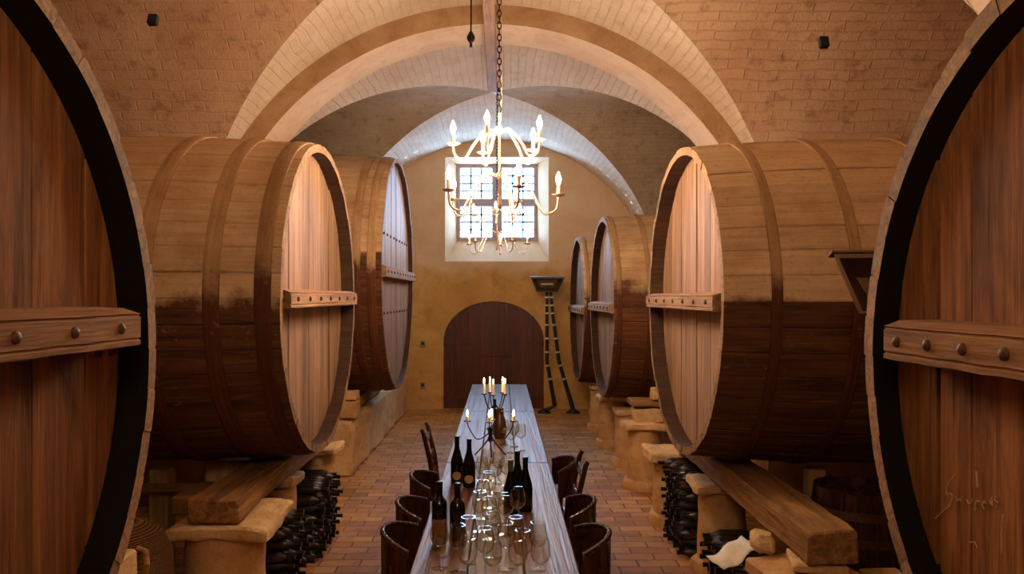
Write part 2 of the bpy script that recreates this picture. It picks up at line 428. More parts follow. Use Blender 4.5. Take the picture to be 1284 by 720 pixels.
def web_point(px, py):                      # where the sight line of a photo point meets the near side vault
    dx, dz = (px - 629) / F, (372 - py) / F; Y = 3.4
    while Y < 6.8:
        t_ = abs(Y - 5.1) / 1.8
        if t_ < 1 and H + dz * Y > prof(t_): break
        Y += .002
    return (dx * Y, Y, H + dz * Y)
for k, p in enumerate(((193, 27), (1032, 55))):  # black blocks: the shade of small open vault holes put into colour
    x, y, z = web_point(*p); b_ = MB(); nv = Vector((0, (y - 5.1) / 1.8 ** 2, (z - Z0) / RV ** 2)).normalized()
    ctr = Vector((x, y, z)) + nv * .012
    b_.box(ctr, (.042, .052, .03), rot=(-math.atan2(nv.y, nv.z), 0, 0), bev=.004, rough=.005, sub=2, seed=k)
    struct(b_.build('trim_%d' % (7 + k), plain('hole_shade_black', lin('0e0906'), .9, 0, .2, 20), smooth=40))
def slab(name, c, d, mat):
    b = MB(); b.box(c, d, bev=0); return struct(b.build(name, mat, smooth=0))
slab('wall_left', (-W - .1, 5.5, 2.6), (.2, 15.6, 5.4), M['wall'])
slab('wall_right', (W + .1, 5.5, 2.6), (.2, 15.6, 5.4), M['wall'])
slab('wall_back', (0, YB - .1, 2.6), (8.4, .2, 5.4), M['wall'])
for k, sg in enumerate((-1, 1)):            # solid springing blocks at both ends of the vault
    xa, xb = X0 + sg * RV, sg * (W + .1)
    slab('trim_%d' % (3 + k), ((xa + xb) / 2, 12.6, Z0 / 2), (abs(xb - xa), .7, Z0), M['archface'])
    slab('trim_%d' % (5 + k), ((xa + xb) / 2, -1.45, Z0 / 2), (abs(xb - xa), 1.1, Z0), M['archface'])
b = MB(); b.box((0, 5.6, -.1), (8.6, 15.8, .2), bev=0); struct(b.build('floor', M['floor'], smooth=0))

# end wall with window opening and arched doorway
DX0, DX1, DS, DR = -1.008, .732, 1.18, .69
WX0, WX1, WZ0, WZ1 = -.98, .815, .608 + H, 2.417 + H
dc, dw = (DX0 + DX1) / 2, (DX1 - DX0) / 2
def darch(x):
    t = (x - dc) / dw
    return DS + DR * math.sqrt(max(0, 1 - t*t)) if abs(t) <= 1 else 0
xs = sorted(set([-4.2, 4.2, WX0, WX1, DX0, DX1] + [dc + dw * s for s in seq(40)]))
w = MB(); TOP = 5.3
for x0, x1 in zip(xs, xs[1:]):
    if x1 - x0 < 1e-5: continue
    mid = (x0 + x1) / 2; dz = DX0 <= mid <= DX1
    z0, z1 = (darch(x0), darch(x1)) if dz else (0, 0)
    if dz and x0 <= DX0 + 1e-6: z0 = DS
    if dz and x1 >= DX1 - 1e-6: z1 = DS
    def q(za, zb, zc, zd): w.add([(x0, YE, za), (x1, YE, zb), (x1, YE, zc), (x0, YE, zd)], [[0, 1, 2, 3]])
    if WX0 <= mid <= WX1:
        q(z0, z1, WZ0, WZ0); q(WZ1, WZ1, TOP, TOP)
    else: q(z0, z1, TOP, TOP)
    if dz: w.add([(x0, YE, z0), (x1, YE, z1), (x1, YE + .3, z1), (x0, YE + .3, z0)], [[0, 1, 2, 3]])
for x in (DX0, DX1): w.add([(x, YE, 0), (x, YE, DS), (x, YE + .3, DS), (x, YE + .3, 0)], [[0, 1, 2, 3]])
GY = 13.32; gx0, gx1, gz0, gz1 = -.80, .635, 1.0 + H, 2.36 + H
o4 = [(WX0, YE, WZ0), (WX1, YE, WZ0), (WX1, YE, WZ1), (WX0, YE, WZ1)]
i4 = [(gx0, GY, gz0), (gx1, GY, gz0), (gx1, GY, gz1), (gx0, GY, gz1)]
for k in range(4): w.add([o4[k], o4[(k+1) % 4], i4[(k+1) % 4], i4[k]], [[0, 1, 2, 3]])
# outer skin closes the wall round the window
w.add([(-4.2, GY + .1, 0), (4.2, GY + .1, 0), (4.2, GY + .1, gz0), (-4.2, GY + .1, gz0)], [[0, 1, 2, 3]])
w.add([(-4.2, GY + .1, gz1), (4.2, GY + .1, gz1), (4.2, GY + .1, TOP), (-4.2, GY + .1, TOP)], [[0, 1, 2, 3]])
w.add([(-4.2, GY + .1, gz0), (gx0, GY + .1, gz0), (gx0, GY + .1, gz1), (-4.2, GY + .1, gz1)], [[0, 1, 2, 3]])
w.add([(gx1, GY + .1, gz0), (4.2, GY + .1, gz0), (4.2, GY + .1, gz1), (gx1, GY + .1, gz1)], [[0, 1, 2, 3]])
j4 = [(p[0], GY + .1, p[2]) for p in i4]
for k in range(4): w.add([i4[k], i4[(k+1) % 4], j4[(k+1) % 4], j4[k]], [[0, 1, 2, 3]])
struct(w.build('wall_end', M['endwall'], smooth=25, fix=False))

# window: cross-shaped wooden frame, leaded panes
wf = MB(); cx, cz = (gx0 + gx1) / 2, (gz0 + gz1) / 2; ww, wh = gx1 - gx0, gz1 - gz0; fy = GY + .03
for x in (gx0 + .03, gx1 - .03): wf.box((x, fy, cz), (.07, .08, wh), bev=.01)
for z in (gz0 + .03, gz1 - .03): wf.box((cx, fy, z), (ww, .078, .07), bev=.01)
wf.box((cx, fy - .01, cz), (.19, .09, wh - .1), bev=.015); wf.box((cx, fy - .01, cz), (ww - .1, .088, .15), bev=.015)
win = struct(wf.build('window_1', M['frame'], smooth=30))
for sx in (-1, 1):
    for sz in (-1, 1):
        pw, ph = ww / 2 - .16, wh / 2 - .14
        px, pz = cx + sx * (.095 + pw / 2), cz + sz * (.075 + ph / 2)
        p = MB(); p.box((px, fy + .01, pz), (pw, .006, ph), bev=0)
        pane = p.build('pane', M['pane'], win, smooth=0)
        g = MB()
        for k in (1, 2): g.box((px - pw / 2 + pw * k / 3, fy, pz), (.034, .012, ph), bev=0)
        for k in (1, 2, 3): g.box((px, fy, pz - ph / 2 + ph * k / 4), (pw, .012, .032), bev=0)
        g.build('glazing_bars', M['lead'], pane, smooth=0)

# arched double door
dr = bpy.data.objects.new('door_1', None); C.objects.link(dr); dr.location = (0, 0, 0); struct(dr)
for sg in (-1, 1):
    lf = MB(); npl = 4
    for k in range(npl):
        xa = dc + sg * (dw * k / npl + .003); xb = dc + sg * (dw * (k + 1) / npl - .003)
        if xa > xb: xa, xb = xb, xa
        n = 8; yy = YE + .07 + R_.random() * .004
        xs2 = [xa + (xb - xa) * i / n for i in range(n + 1)]
        vs = [(x, yy, 0.01) for x in xs2] + [(x, yy, max(darch(x), DS) - .004) for x in xs2]
        vs += [(x, yy + .05, z) for x, _, z in vs]
        m_ = n + 1
        fs = [[i, i+1, m_+i+1, m_+i] for i in range(n)] + [[2*m_+i, 2*m_+i+1, 3*m_+i+1, 3*m_+i] for i in range(n)]
        fs += [[m_+i, m_+i+1, 3*m_+i+1, 3*m_+i] for i in range(n)] + [[0, m_, 3*m_, 2*m_], [n, m_+n, 3*m_+n, 2*m_+n]]
        lf.add(vs, fs)
    leaf = lf.build('door_leaf', M['door'], dr, smooth=25)
    for z in (.2, 1.14):
        s = MB(); s.box((dc + sg * (dw - .26), YE + .062, z), (.5, .014, .045), bev=.005); s.box((dc + sg * (dw - .01), YE + .045, z), (.05, .05, .09), bev=.01)
        s.build('hinge', M['door'], leaf)
s = MB(); s.box((dc + .03, YE + .055, .93), (.5, .025, .05), bev=.006); s.box((dc + .2, YE + .04, .93), (.04, .03, .12), bev=.005)
s.build('latch_bar', M['door'], dr)

# ------------------------------------------------------------------ great casks
def cask(name, label, loc, side, R, L, hoops, stave, head, batten, rec=.10, bat_dz=0, hb=.052, chime_shade=False, rivets=False, seed=0, hw=.09, hoop_m=None, nbolts=7, bulge=.05, npl=13):
    """local +X is the head facing the aisle; side -1 = left wall."""
    R_.seed(100 + seed)
    t = thing(name, label, 'wine cask', loc, 0 if side < 0 else PI, 'great oak casks along the aisle')
    def rad(x): return R * (1 + bulge * (1 - ((x + L / 2) / (L / 2)) ** 2))
    NS = 46; body = MB(); xsn = [-L * k / 14 for k in range(15)]; th = .05
    for k in range(NS):
        a0, a1 = 2*PI*k/NS, 2*PI*(k+1)/NS; off = R_.uniform(-.004, .004); e = R_.uniform(-.003, .003); rn = R_.random()
        angs = [(a0, -.006), (a0 + (a1 - a0) * .06, 0), ((a0 + a1) / 2, .001), (a1 - (a1 - a0) * .06, 0), (a1, -.006)]
        pts, uvs = [], []
        for i, x in enumerate(xsn):
            xx = x + (e if i == 0 else 0)
            pts.append([(xx, (rad(x) + off + d) * math.cos(a), (rad(x) + off + d) * math.sin(a)) for a, d in angs])
            uvs.append([(x, a * R) for a, d in angs])
        body.grid(pts, uvs, 0, rn)
        r0 = R - th
        ring = [[(e, (rad(0) + off + d) * math.cos(a), (rad(0) + off + d) * math.sin(a)) for a, d in angs],
                [(e, r0 * math.cos(a), r0 * math.sin(a)) for a, d in angs]]
        body.grid(ring, [[(0, 0)] * 5] * 2, 1, rn)
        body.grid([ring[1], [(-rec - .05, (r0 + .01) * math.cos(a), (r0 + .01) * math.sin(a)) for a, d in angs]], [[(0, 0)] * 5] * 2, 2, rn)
        back = [[(-L, rad(-L) * math.cos(a), rad(-L) * math.sin(a)) for a, d in angs], [(-L + .0, .0, .0)] * 5]
    body.lathe([(.001, -L), (R + .002, -L)], n=48, axis='x', mi=1)
    body.build('stave_body', [M[stave], M['chime'], M['chime_shade' if chime_shade else 'chime_in']], t, smooth=22, fix=True)
    hd = MB(); Rh = R - th + .004; ys = [-Rh]
    for k in range(npl - 1): ys.append(-Rh + 2 * Rh * (k + 1 + R_.uniform(-.2, .2)) / npl)
    ys.append(Rh)
    for ya, yb in zip(ys, ys[1:]):
        g = .0045 if chime_shade else .0025; xf = -rec + R_.uniform(-.004, .004); n = 8
        yy = [ya + g + (yb - ya - 2 * g) * i / n for i in range(n + 1)]
        zz = [math.sqrt(max(.0, Rh*Rh - y*y)) for y in yy]
        front = [(xf, y, -z) for y, z in zip(yy, zz)] + [(xf, y, z) for y, z in zip(yy, zz)]
        vs = front + [(p[0] - .05, p[1], p[2]) for p in front]; m_ = n + 1; o = 2 * m_
        fs = [[i, i+1, m_+i+1, m_+i] for i in range(n)] + [[0, m_, o+m_, o], [n, o+n, o+m_+n, m_+n]]
        hd.add(vs, fs)
    hd.lathe([(.001, -rec - .04), (Rh, -rec - .04)], n=40, axis='x', mi=1)
    hd.build('cask_head', [M[head], M['chime_in']], t, smooth=20, fix=True)
    # batten across the head with iron bolts
    bl = R - (.19 if chime_shade else th + .03); bt = MB(); depth = rec + .04
    pr = [(-.004, hb + .006), (depth * .62, hb + .002), (depth, hb - .016), (depth - .005, hb - .019), (depth - .005, hb - .023), (depth, hb - .026),
          (depth, -hb + .022), (depth - .005, -hb + .019), (depth - .005, -hb + .015), (depth, -hb + .012), (depth, -hb), (depth * .8, -hb - .006), (-.004, -hb - .006)]
    nb = 40; pts = []
    for i in range(nb + 1):
        y = -bl + 2 * bl * i / nb; row = []
        for px, pz in pr:
            q = noise.noise_vector(Vector((px * 8, y * 9, pz * 8 + seed * 3)))
            row.append((-rec + px + q.x * .002, y, bat_dz + pz + q.z * .003))
        pts.append(row)
    bt.grid(pts, [[(0, 0)] * len(pr)] * (nb + 1))
    for e_ in (0, nb): bt.add(pts[e_], [list(range(len(pr)))])
    ba = bt.build('batten', M[batten], t, smooth=40)
    bo = MB()
    for k in range(nbolts):
        y = -bl + 2 * bl * (k + .5) / nbolts
        bo = MB(); bo.lathe([(.001, .012), (.009, .0105), (.0145, .006), (.016, -.002)], c=(-rec + depth, y, bat_dz - .002), n=12, axis='x')
        bo.build('bolt', M['bolt'], ba)
    if rivets:
        for z in (.31, -.33):
            for k in range(10):
                y = -.8 * R + 1.6 * R * k / 9; rv = MB()
                rv.lathe([(.001, .016), (.013, .011), (.017, 0)], c=(-rec + .002, y, z * R), n=8, axis='x')
                rv.build('stud', M['bolt'], t)
    for hx in hoops:
        hp = MB(); r1, r2 = rad(hx) , rad(hx - hw)
        hp.lathe([(r1 - .004, hx), (r1 + .010, hx), (r1 + .014, hx - hw * .12), ((r1 + r2) / 2 + .012, hx - hw / 2), (r2 + .014, hx - hw * .88), (r2 + .010, hx - hw), (r2 - .004, hx - hw)], n=96, axis='x', cap=False)
        hp.build('hoop', M[hoop_m or 'rust'], t, smooth=30)
    return t

near_left = cask('wine_cask', 'huge brown cask cropped by the left photo edge, its riveted batten nearest', (-1.126, 1.43, H - .165), -1, 1.0, 2.3, (-.10, -.5, -1.0, -1.5, -2.1), 'stave_near', 'head_near', 'batten_near', rec=.10, bat_dz=.075, hb=.054, chime_shade=True, seed=1, npl=9)
cask('wine_cask', 'dusty tan cask with rusty hoops, second along the left side, pale batten head', (-1.235, 5.2, H - .012), -1, 1.05, 2.4, (-.05, -.33, -.70, -1.4, -2.2), 'stave', 'head', 'batten', rec=.10, seed=2)
cask('wine_cask', 'tallest cask at the far left, with two rows of dark studs on its head', (-1.257, 9.18, H + .275), -1, 1.4, 2.3, (-.06, -.22, -.8, -1.5), 'stave_far', 'head_far', 'batten', rec=.06, seed=3, rivets=True, hb=.06, nbolts=11, bulge=.03)
near_right = cask('wine_cask', 'huge brown cask cropped by the right photo edge, with scratched lower head', (1.15, 1.42, H - .185), 1, .935, 2.3, (-.10, -.5, -1.0, -1.5, -2.1), 'stave_near', 'head_near', 'batten_near', rec=.08, bat_dz=.06, hb=.054, nbolts=10, chime_shade=True, seed=4, npl=9)
cask('wine_cask', 'dusty tan cask second along the right side, behind the tilted floodlight', (1.237, 5.2, H - .03), 1, 1.05, 2.4, (-.26, -.70, -1.3, -2.1), 'stave', 'head', 'batten', rec=.11, seed=5, hw=.06)
cask('wine_cask', 'brown cask third along the right side, before the last one', (1.176, 8.82, H - .12), 1, 1.05, 2.3, (-.03, -.34, -.8, -1.6), 'stave_far', 'head_far', 'batten', rec=.09, seed=6, hw=.05)
cask('wine_cask', 'farthest and smallest looking cask on the right, next to the end wall', (1.14, 11.35, H - .19), 1, 1.09, 1.42, (-.03, -.34, -.8), 'stave_far', 'head_far', 'batten', rec=.09, seed=7, hw=.05, bulge=.03)
for y in (.83, .905):
    b_ = MB(); b_.lathe([(.001, .02), (.010, .018), (.016, .010), (.018, 0)], c=(-.10, y, -.004), n=12, axis='x'); b_.build('bolt', M['bolt'], near_left)
def onhead(px, py):                         # photo position on the right cask head -> its local plane
    Y = F * 1.236 / (1150 + px / 4.5 - 629); z = -(560 + py / 4.5 - 372) / F * Y
    return (-.076, -(Y - 1.42), z + .185)
b_ = MB()
for st in ([(235, 160), (205, 195), (188, 235), (185, 270), (205, 264), (222, 275), (220, 300), (205, 335), (160, 370), (122, 408)], [(240, 285), (248, 312), (262, 295), (270, 316)],
           [(300, 300), (312, 325), (325, 318), (335, 298)], [(348, 362), (350, 325), (360, 306), (374, 312)], [(400, 356), (390, 330), (400, 308), (410, 322)],
           [(430, 306), (446, 332), (442, 288)], [(470, 348), (478, 318), (460, 300), (470, 285)]):
    b_.tube([onhead(*p) for p in st], .0020, 5)
for st in ([(355, 140), (362, 232)], [(318, 542), (345, 538), (362, 572)], [(507, 385), (499, 500), (501, 600)]):
    q = MB(); q.tube([onhead(*p) for p in st], .0020, 5); q.build('chalk_mark', M['chalk'], near_right)
q = b_.build('chalk_scribble', M['chalk'], near_right); q['label'] = 'faint chalk scribble on the head'
R_.seed(11)

# ------------------------------------------------------------------ cradles: pillars, beams, blocks
def pillar(label, x, y, r, top, cap=None, base=True, seed=0, mat='stone', square=False, stuff=None):
    """top = height of the shaft top above the floor; cap = (dx, dy, h)."""
    t = thing('stone_pillar', label, 'stone pillar', (x, y, 0), 0, 'stone pillars carrying the casks')
    s = MB(); n = 28; pts = []
    zs = [.0 + top * k / 9 for k in range(10)]
    prof_ = [(r * (1.02 - .06 * k / 9), z) for k, z in enumerate(zs)]
    s.lathe(prof_, n=n)
    for i, v in enumerate(s.v):
        nz = noise.noise_vector(Vector(v) * 7 + Vector((seed * 5, 0, 0)))
        s.v[i] = (v[0] + nz.x * .012, v[1] + nz.y * .012, v[2])
    s.build('shaft', M[mat], t, smooth=40)
    if base:
        b_ = MB(); b_.lathe([(r * 1.28, 0), (r * 1.30, .05), (r * 1.22, .085), (r * 1.03, .10)], n=22)
        for i, v in enumerate(b_.v):
            nz = noise.noise_vector(Vector(v) * 9 + Vector((seed * 3, 2, 0))); b_.v[i] = (v[0] + nz.x * .02, v[1] + nz.y * .02, max(0, v[2] + nz.z * .01) if v[2] > 0 else 0)
        b_.build('base', M[mat], t, smooth=40)
    if cap:
        c = MB(); c.box((cap[3] if len(cap) > 3 else 0, 0, top + cap[2] / 2), cap[:3], bev=.015, rough=.03, sub=4, seed=seed)
        c.build('capital', M['stone_pale'], t, smooth=40)
    return t
def block(name, label, cat, c, d, mat, rot=None, rough=.008, seed=0, bev=.01, group=None, sub=3):
    b_ = MB(); b_.box((0, 0, d[2] / 2), d, bev=bev, rough=rough, sub=sub, seed=seed)
    o = b_.build(name, M[mat], None, smooth=40, loc=c)
    if rot: o.rotation_euler = rot
    return tag(o, label, cat, group)
# left, under the second cask
pillar('thick round stone pillar with overhanging slab at lower left, carrying the beam end', -1.60, 4.32, .228, .615, (.56, .50, .075, .03), base=False, seed=1)
pillar('stone pillar between the two bottle piles on the left, under the beam', -1.60, 5.22, .16, .625, (.34, .3, .07), seed=2)
pillar('stone pillar at the far end of the left beam, behind the farther bottle pile', -1.56, 6.28, .16, .625, (.40, .36, .07), seed=3)
block('cradle_timber', 'thick dark timber beam lying on the left pillars below the tan cask', 'beam', (-1.60, 5.27, .692), (.27, 2.28, .135), 'beam', seed=4, rough=.014, sub=5)
block('wedge_block', 'pale wooden wedge standing behind the left beam under the cask', 'wedge', (-1.93, 5.30, 0), (.30, .18, .80), 'timber_z', seed=5)
block('timber_post', 'pale square post standing behind the wicker basket at lower left', 'post', (-2.28, 5.0, 0), (.13, .13, .80), 'timber_z', seed=6, sub=4)
block('timber_rail', 'thin horizontal rail beside the pale post at lower left', 'rail', (-2.19, 4.84, .685), (.86, .05, .05), 'timber_x', rot=(0, -.03, 0), seed=7, rough=.005)
block('trestle', 'dark low trestle holding up the thin rail behind the basket', 'trestle', (-2.52, 4.84, 0), (.08, .07, .665), 'timber_z', seed=71, rough=.004)
block('trestle', 'dark low trestle beneath the inner end of the thin rail', 'trestle', (-1.88, 4.84, 0), (.08, .07, .67), 'timber_z', seed=72, rough=.004)
block('stone_block', 'pale stone block at the lower left beside the nearest left cask rim', 'stone block', (-1.66, 3.02, 0), (.26, .22, .89), 'stone_pale', seed=8, sub=4)
block('wooden_chock', 'short wooden chock lying on the slab behind the left beam end', 'chock', (-1.83, 4.40, .69), (.16, .2, .10), 'timber_x', seed=9)
# left plinth of the tall cask
b_ = MB(); b_.box((0, 0, .305), (2.15, 4.65, .61), bev=.03, rough=.03, sub=5, seed=3)
tag(b_.build('masonry_plinth', M['stone_pale'], None, smooth=40, loc=(-2.68, 10.38, 0)), 'long low plastered masonry plinth beneath the tall cask at left', 'plinth')
block('cradle_timber', 'dark timber bearer on the masonry plinth under the tall left cask', 'beam', (-1.78, 9.35, .64), (.22, 2.1, .135), 'beam', seed=14, rough=.01, sub=4)
block('stone_block', 'brown square stone block on the near end of the left plinth, lower one', 'stone block', (-1.72, 8.15, .63), (.30, .2, .185), 'stone', seed=15)
block('stone_block', 'pale stone slab lying on top of the brown block on the left plinth', 'stone block', (-1.70, 8.15, .825), (.26, .19, .10), 'stone_pale', seed=16)
# right, under the second cask
pillar('stone pillar at lower right, topped by broken stones under the beam end', 1.50, 3.74, .19, .51, None, base=False, seed=21)
block('broken_stone', 'largest broken stone on the nearest right pillar, below the beam end', 'stone', (1.52, 3.78, .515), (.44, .34, .07), 'stone', rot=(0, 0, .2), seed=22, rough=.018)
block('broken_stone', 'pale flat stone chip directly under the near end of the right beam', 'stone', (1.58, 3.74, .597), (.26, .26, .044), 'stone_pale', rot=(0, 0, -.25), seed=23, rough=.006)
block('broken_stone', 'pale round stone lump beside the right beam on the nearest pillar', 'stone', (1.375, 3.94, .592), (.13, .14, .11), 'stone_pale', seed=24, rough=.05, bev=.03)
pillar('round stone pillar with square cap between two bottle piles on the right', 1.56, 5.28, .165, .58, (.40, .36, .075, -.02), seed=25)
pillar('stone pillar with a wide pale cap under the front edge of the right tan cask', 1.47, 6.42, .16, .55, (.42, .40, .10, -.02), seed=26)
block('cradle_timber', 'heavy pale timber beam on the right pillars, jutting toward the viewer', 'beam', (1.60, 4.98, .655), (.25, 2.78, .165), 'beam', seed=27, rough=.014, sub=5)
block('timber_post', 'pale square post behind the right beam and beside the dark keg', 'post', (2.10, 5.0, 0), (.11, .11, .80), 'timber_z', seed=28, sub=4)
block('loose_plank', 'short loose plank on the floor in front of the dark keg', 'plank', (1.93, 3.72, 0), (.20, .22, .56), 'timber_z', seed=29)
# right, under the third cask
pillar('stone pillar with a small square stain and moulded cap, third along the right', 1.46, 7.62, .175, .60, (.42, .40, .07), seed=31)
block('stone_block', 'rough square stone on the moulded pillar cap at right', 'stone block', (1.50, 7.62, .67), (.32, .26, .15), 'stone_pale', seed=32, rough=.02)
block('wooden_chock', 'brown wooden chock on the rough square stone at right', 'chock', (1.52, 7.62, .842), (.42, .3, .06), 'timber_x', seed=33)
block('broken_stone', 'pointed pale stone wedged above the chock beside the right tan cask', 'stone', (1.58, 7.5, .905), (.14, .12, .13), 'stone_pale', seed=34, rough=.02)
pillar('plain stone pillar half hidden behind the stained pillar on the right', 1.46, 8.62, .15, .60, (.30, .3, .06), seed=35)
pillar('round banded stone pillar under the third right cask head', 1.43, 9.72, .165, .60, (.36, .34, .06), seed=36)
block('cradle_timber', 'dark timber bearer under the third cask on the right', 'beam', (1.62, 9.1, .665), (.2, 1.5, .06), 'beam', seed=37, rough=.004)
pillar('narrow stone pillar farthest along the right, under the last cask', 1.42, 10.9, .13, .58, (.28, .28, .06), seed=38)
pillar('stone pillar against the end wall corner under the last right cask', 1.60, 12.3, .13, .55, (.26, .3, .06), seed=39)
# under the nearest casks
for sx in (-1, 1):
    sd = 'left' if sx < 0 else 'right'
    for yy, nm in ((.75, 'nearer'), (2.15, 'farther')):
        pillar('%s short stone pillar beneath the nearest %s cask' % (nm, sd), sx * 1.55, yy, .17, .52, (.34, .32, .06), base=False, seed=40 + sx + int(yy))
    block('cradle_timber', 'timber bearer beneath the nearest cask on the %s' % sd, 'beam', (sx * 1.55, 1.45, .585), (.22, 1.9, .15 if sx < 0 else .19), 'beam', seed=45 + sx, sub=4)

# ------------------------------------------------------------------ wicker demijohn, keg
t = thing('wicker_basket', 'large round wicker basket with a side handle on the floor at lower left', 'basket', (-1.98, 3.80, 0))
b_ = MB(); pf = [(.22, 0), (.265, .10), (.285, .28), (.285, .50), (.27, .64), (.225, .74), (.14, .79), (.001, .805)]
b_.lathe(pf, n=48)
for i, v in enumerate(b_.v):
    q = noise.noise_vector(Vector(v) * 6); b_.v[i] = (v[0] + q.x * .012, v[1] + q.y * .012, max(0, v[2] + q.z * .008))
b_.build('wicker_weave', M['wicker'], t, smooth=50)
b_ = MB(); b_.tube([(.20, -.19, .52), (.245, -.2, .57), (.26, -.19, .65), (.235, -.15, .70), (.19, -.14, .71)], .016, 8); b_.build('handle', M['timber_x'], t)

t = thing('oak_keg', 'small dark upright keg in the shade behind the right beam', 'keg', (2.02, 4.22, 0))
b_ = MB(); n = 22
def kr(z): return .235 + .035 * (1 - ((z - .44) / .44) ** 2)
for k in range(n):
    a0, a1 = 2*PI*k/n, 2*PI*(k+1)/n; g = .02
    b_.grid([[(kr(z) * math.cos(a), kr(z) * math.sin(a), z) for a in (a0 + g * .3, (a0 + a1) / 2, a1 - g * .3)] for z in [.88 * j / 8 for j in range(9)]], [[(z, a0), (z, a0), (z, a1)] for z in range(9)])
b_.lathe([(.235, .88), (.205, .88), (.205, .85), (.001, .85)], n=44, cap=False)
b_.lathe([(.001, .01), (.233, .01), (.233, .86)], n=44, cap=False)
b_.build('staves', M['chair'], t, smooth=30)
for z in (.06, .22, .60, .74):
    h_ = MB(); h_.lathe([(kr(z) - .002, z), (kr(z) + .005, z), (kr(z + .045) + .005, z + .045), (kr(z + .045) - .002, z + .045)], n=44, cap=False); h_.build('hoop', M['bolt'], t)

# ------------------------------------------------------------------ bottle piles on the floor
pb = MB()
pb.lathe([(.001, 0), (.034, 0), (.0385, .008), (.0385, .185), (.034, .205), (.018, .235), (.0145, .25), (.0145, .285), (.016, .287), (.016, .298), (.012, .30), (.001, .30)], n=14, axis='x')
pile0 = pb.build('wine_bottle', M['bottle_pile'], None, smooth=40)
ORD = ['first', 'second', 'third', 'fourth', 'fifth', 'sixth', 'seventh', 'eighth', 'ninth', 'tenth', 'eleventh', 'twelfth']
used = [False]
def pile(side, tip, y0, ncol, rows, text, grp, yjit=.002):
    for r in range(rows):
        nc = ncol - (r % 2)
        for c in range(nc):
            y = y0 + .0385 + (c + .5 * (r % 2)) * .079; z = .0387 + r * .0687
            if not used[0]: o = pile0; used[0] = True
            else: o = pile0.copy(); C.objects.link(o)
            ext = R_.uniform(-.035, .035)
            o.location = (side * (tip + .30 + ext), y, z); o.rotation_euler = (R_.uniform(0, 6), 0, PI if side > 0 else 0)
            o['label'] = 'dark bottle lying in the %s, %s layer up, %s from its near end' % (text, ORD[r], ORD[c])
            o['category'] = 'bottle'; o['group'] = grp
pile(-1, 1.28, 4.64, 5, 8, 'nearer left pile', 'bottles in the nearer left pile')
pile(-1, 1.31, 5.44, 8, 8, 'farther left pile', 'bottles in the farther left pile')
pile(1, 1.31, 5.52, 8, 9, 'farther right pile', 'bottles in the farther right pile')
pile(1, 1.31, 4.10, 11, 6, 'nearer right pile', 'bottles in the nearer right pile')
b_ = MB(); rows = []
for i in range(9):
    row = []
    for j in range(7):
        x, y = -.13 + .26 * i / 8, -.08 + .16 * j / 6
        row.append((x, y, .05 + .045 * noise.noise(Vector((x * 9, y * 9, 3))) + .05 * (x / .16) * (1 if x > 0 else .2)))
    rows.append(row)
b_.grid(rows, [[(p[0], p[1]) for p in r] for r in rows])
o = b_.build('crumpled_paper', M['white'], None, smooth=20, loc=(1.36, 4.36, .395)); o.rotation_euler = (.1, -.2, .35)
so = o.modifiers.new('thick', 'SOLIDIFY'); so.thickness = .004
tag(o, 'white crumpled sheet of paper on the nearer right bottle pile', 'paper')

# ------------------------------------------------------------------ tables
TX0, TX1, TT = -.402, .341, .75
def table(label, ya, yb, seed):
    R_.seed(seed)
    yc = (ya + yb) / 2; cx_ = (TX0 + TX1) / 2; hl = (yb - ya) / 2
    t = thing('wooden_table', label, 'table', (cx_, yc, 0), 0, 'tables set end to end')
    tp = MB(); xs_ = [-.3715, -.12, .13, .3715]
    for x0, x1 in zip(xs_, xs_[1:]):
        tp.box(((x0 + x1) / 2, 0, TT - .025 + R_.uniform(-.001, .001)), (x1 - x0 - .003, 2 * hl - .006, .05), bev=.005)
    tp.build('tabletop', M['table'], t, smooth=40)
    ap = MB()
    for y in (-hl + .3, hl - .3): ap.box((0, y, .665), (.6, .07, .06), bev=.004)
    ap.box((0, 0, .66), (.06, 2 * hl - .7, .05), bev=.004)
    ap.build('underframe', M['table_dark'], t)
    for y in (-hl + .3, hl - .3):
        l = MB(); l.box((0, y, .35), (.12, .08, .57), bev=.006); l.box((0, y, .035), (.24, .09, .07), bev=.008); l.build('leg', M['table_dark'], t)
    return t
table('nearest of three grained wooden tables end to end, laid with bottles and glasses', 2.985, 5.385, 21)
table('middle one of three wooden tables end to end, under both candelabra', 5.39, 7.77, 22)
table('farthest of three wooden tables end to end, bare, in front of the door', 7.775, 10.19, 23)
R_.seed(31)

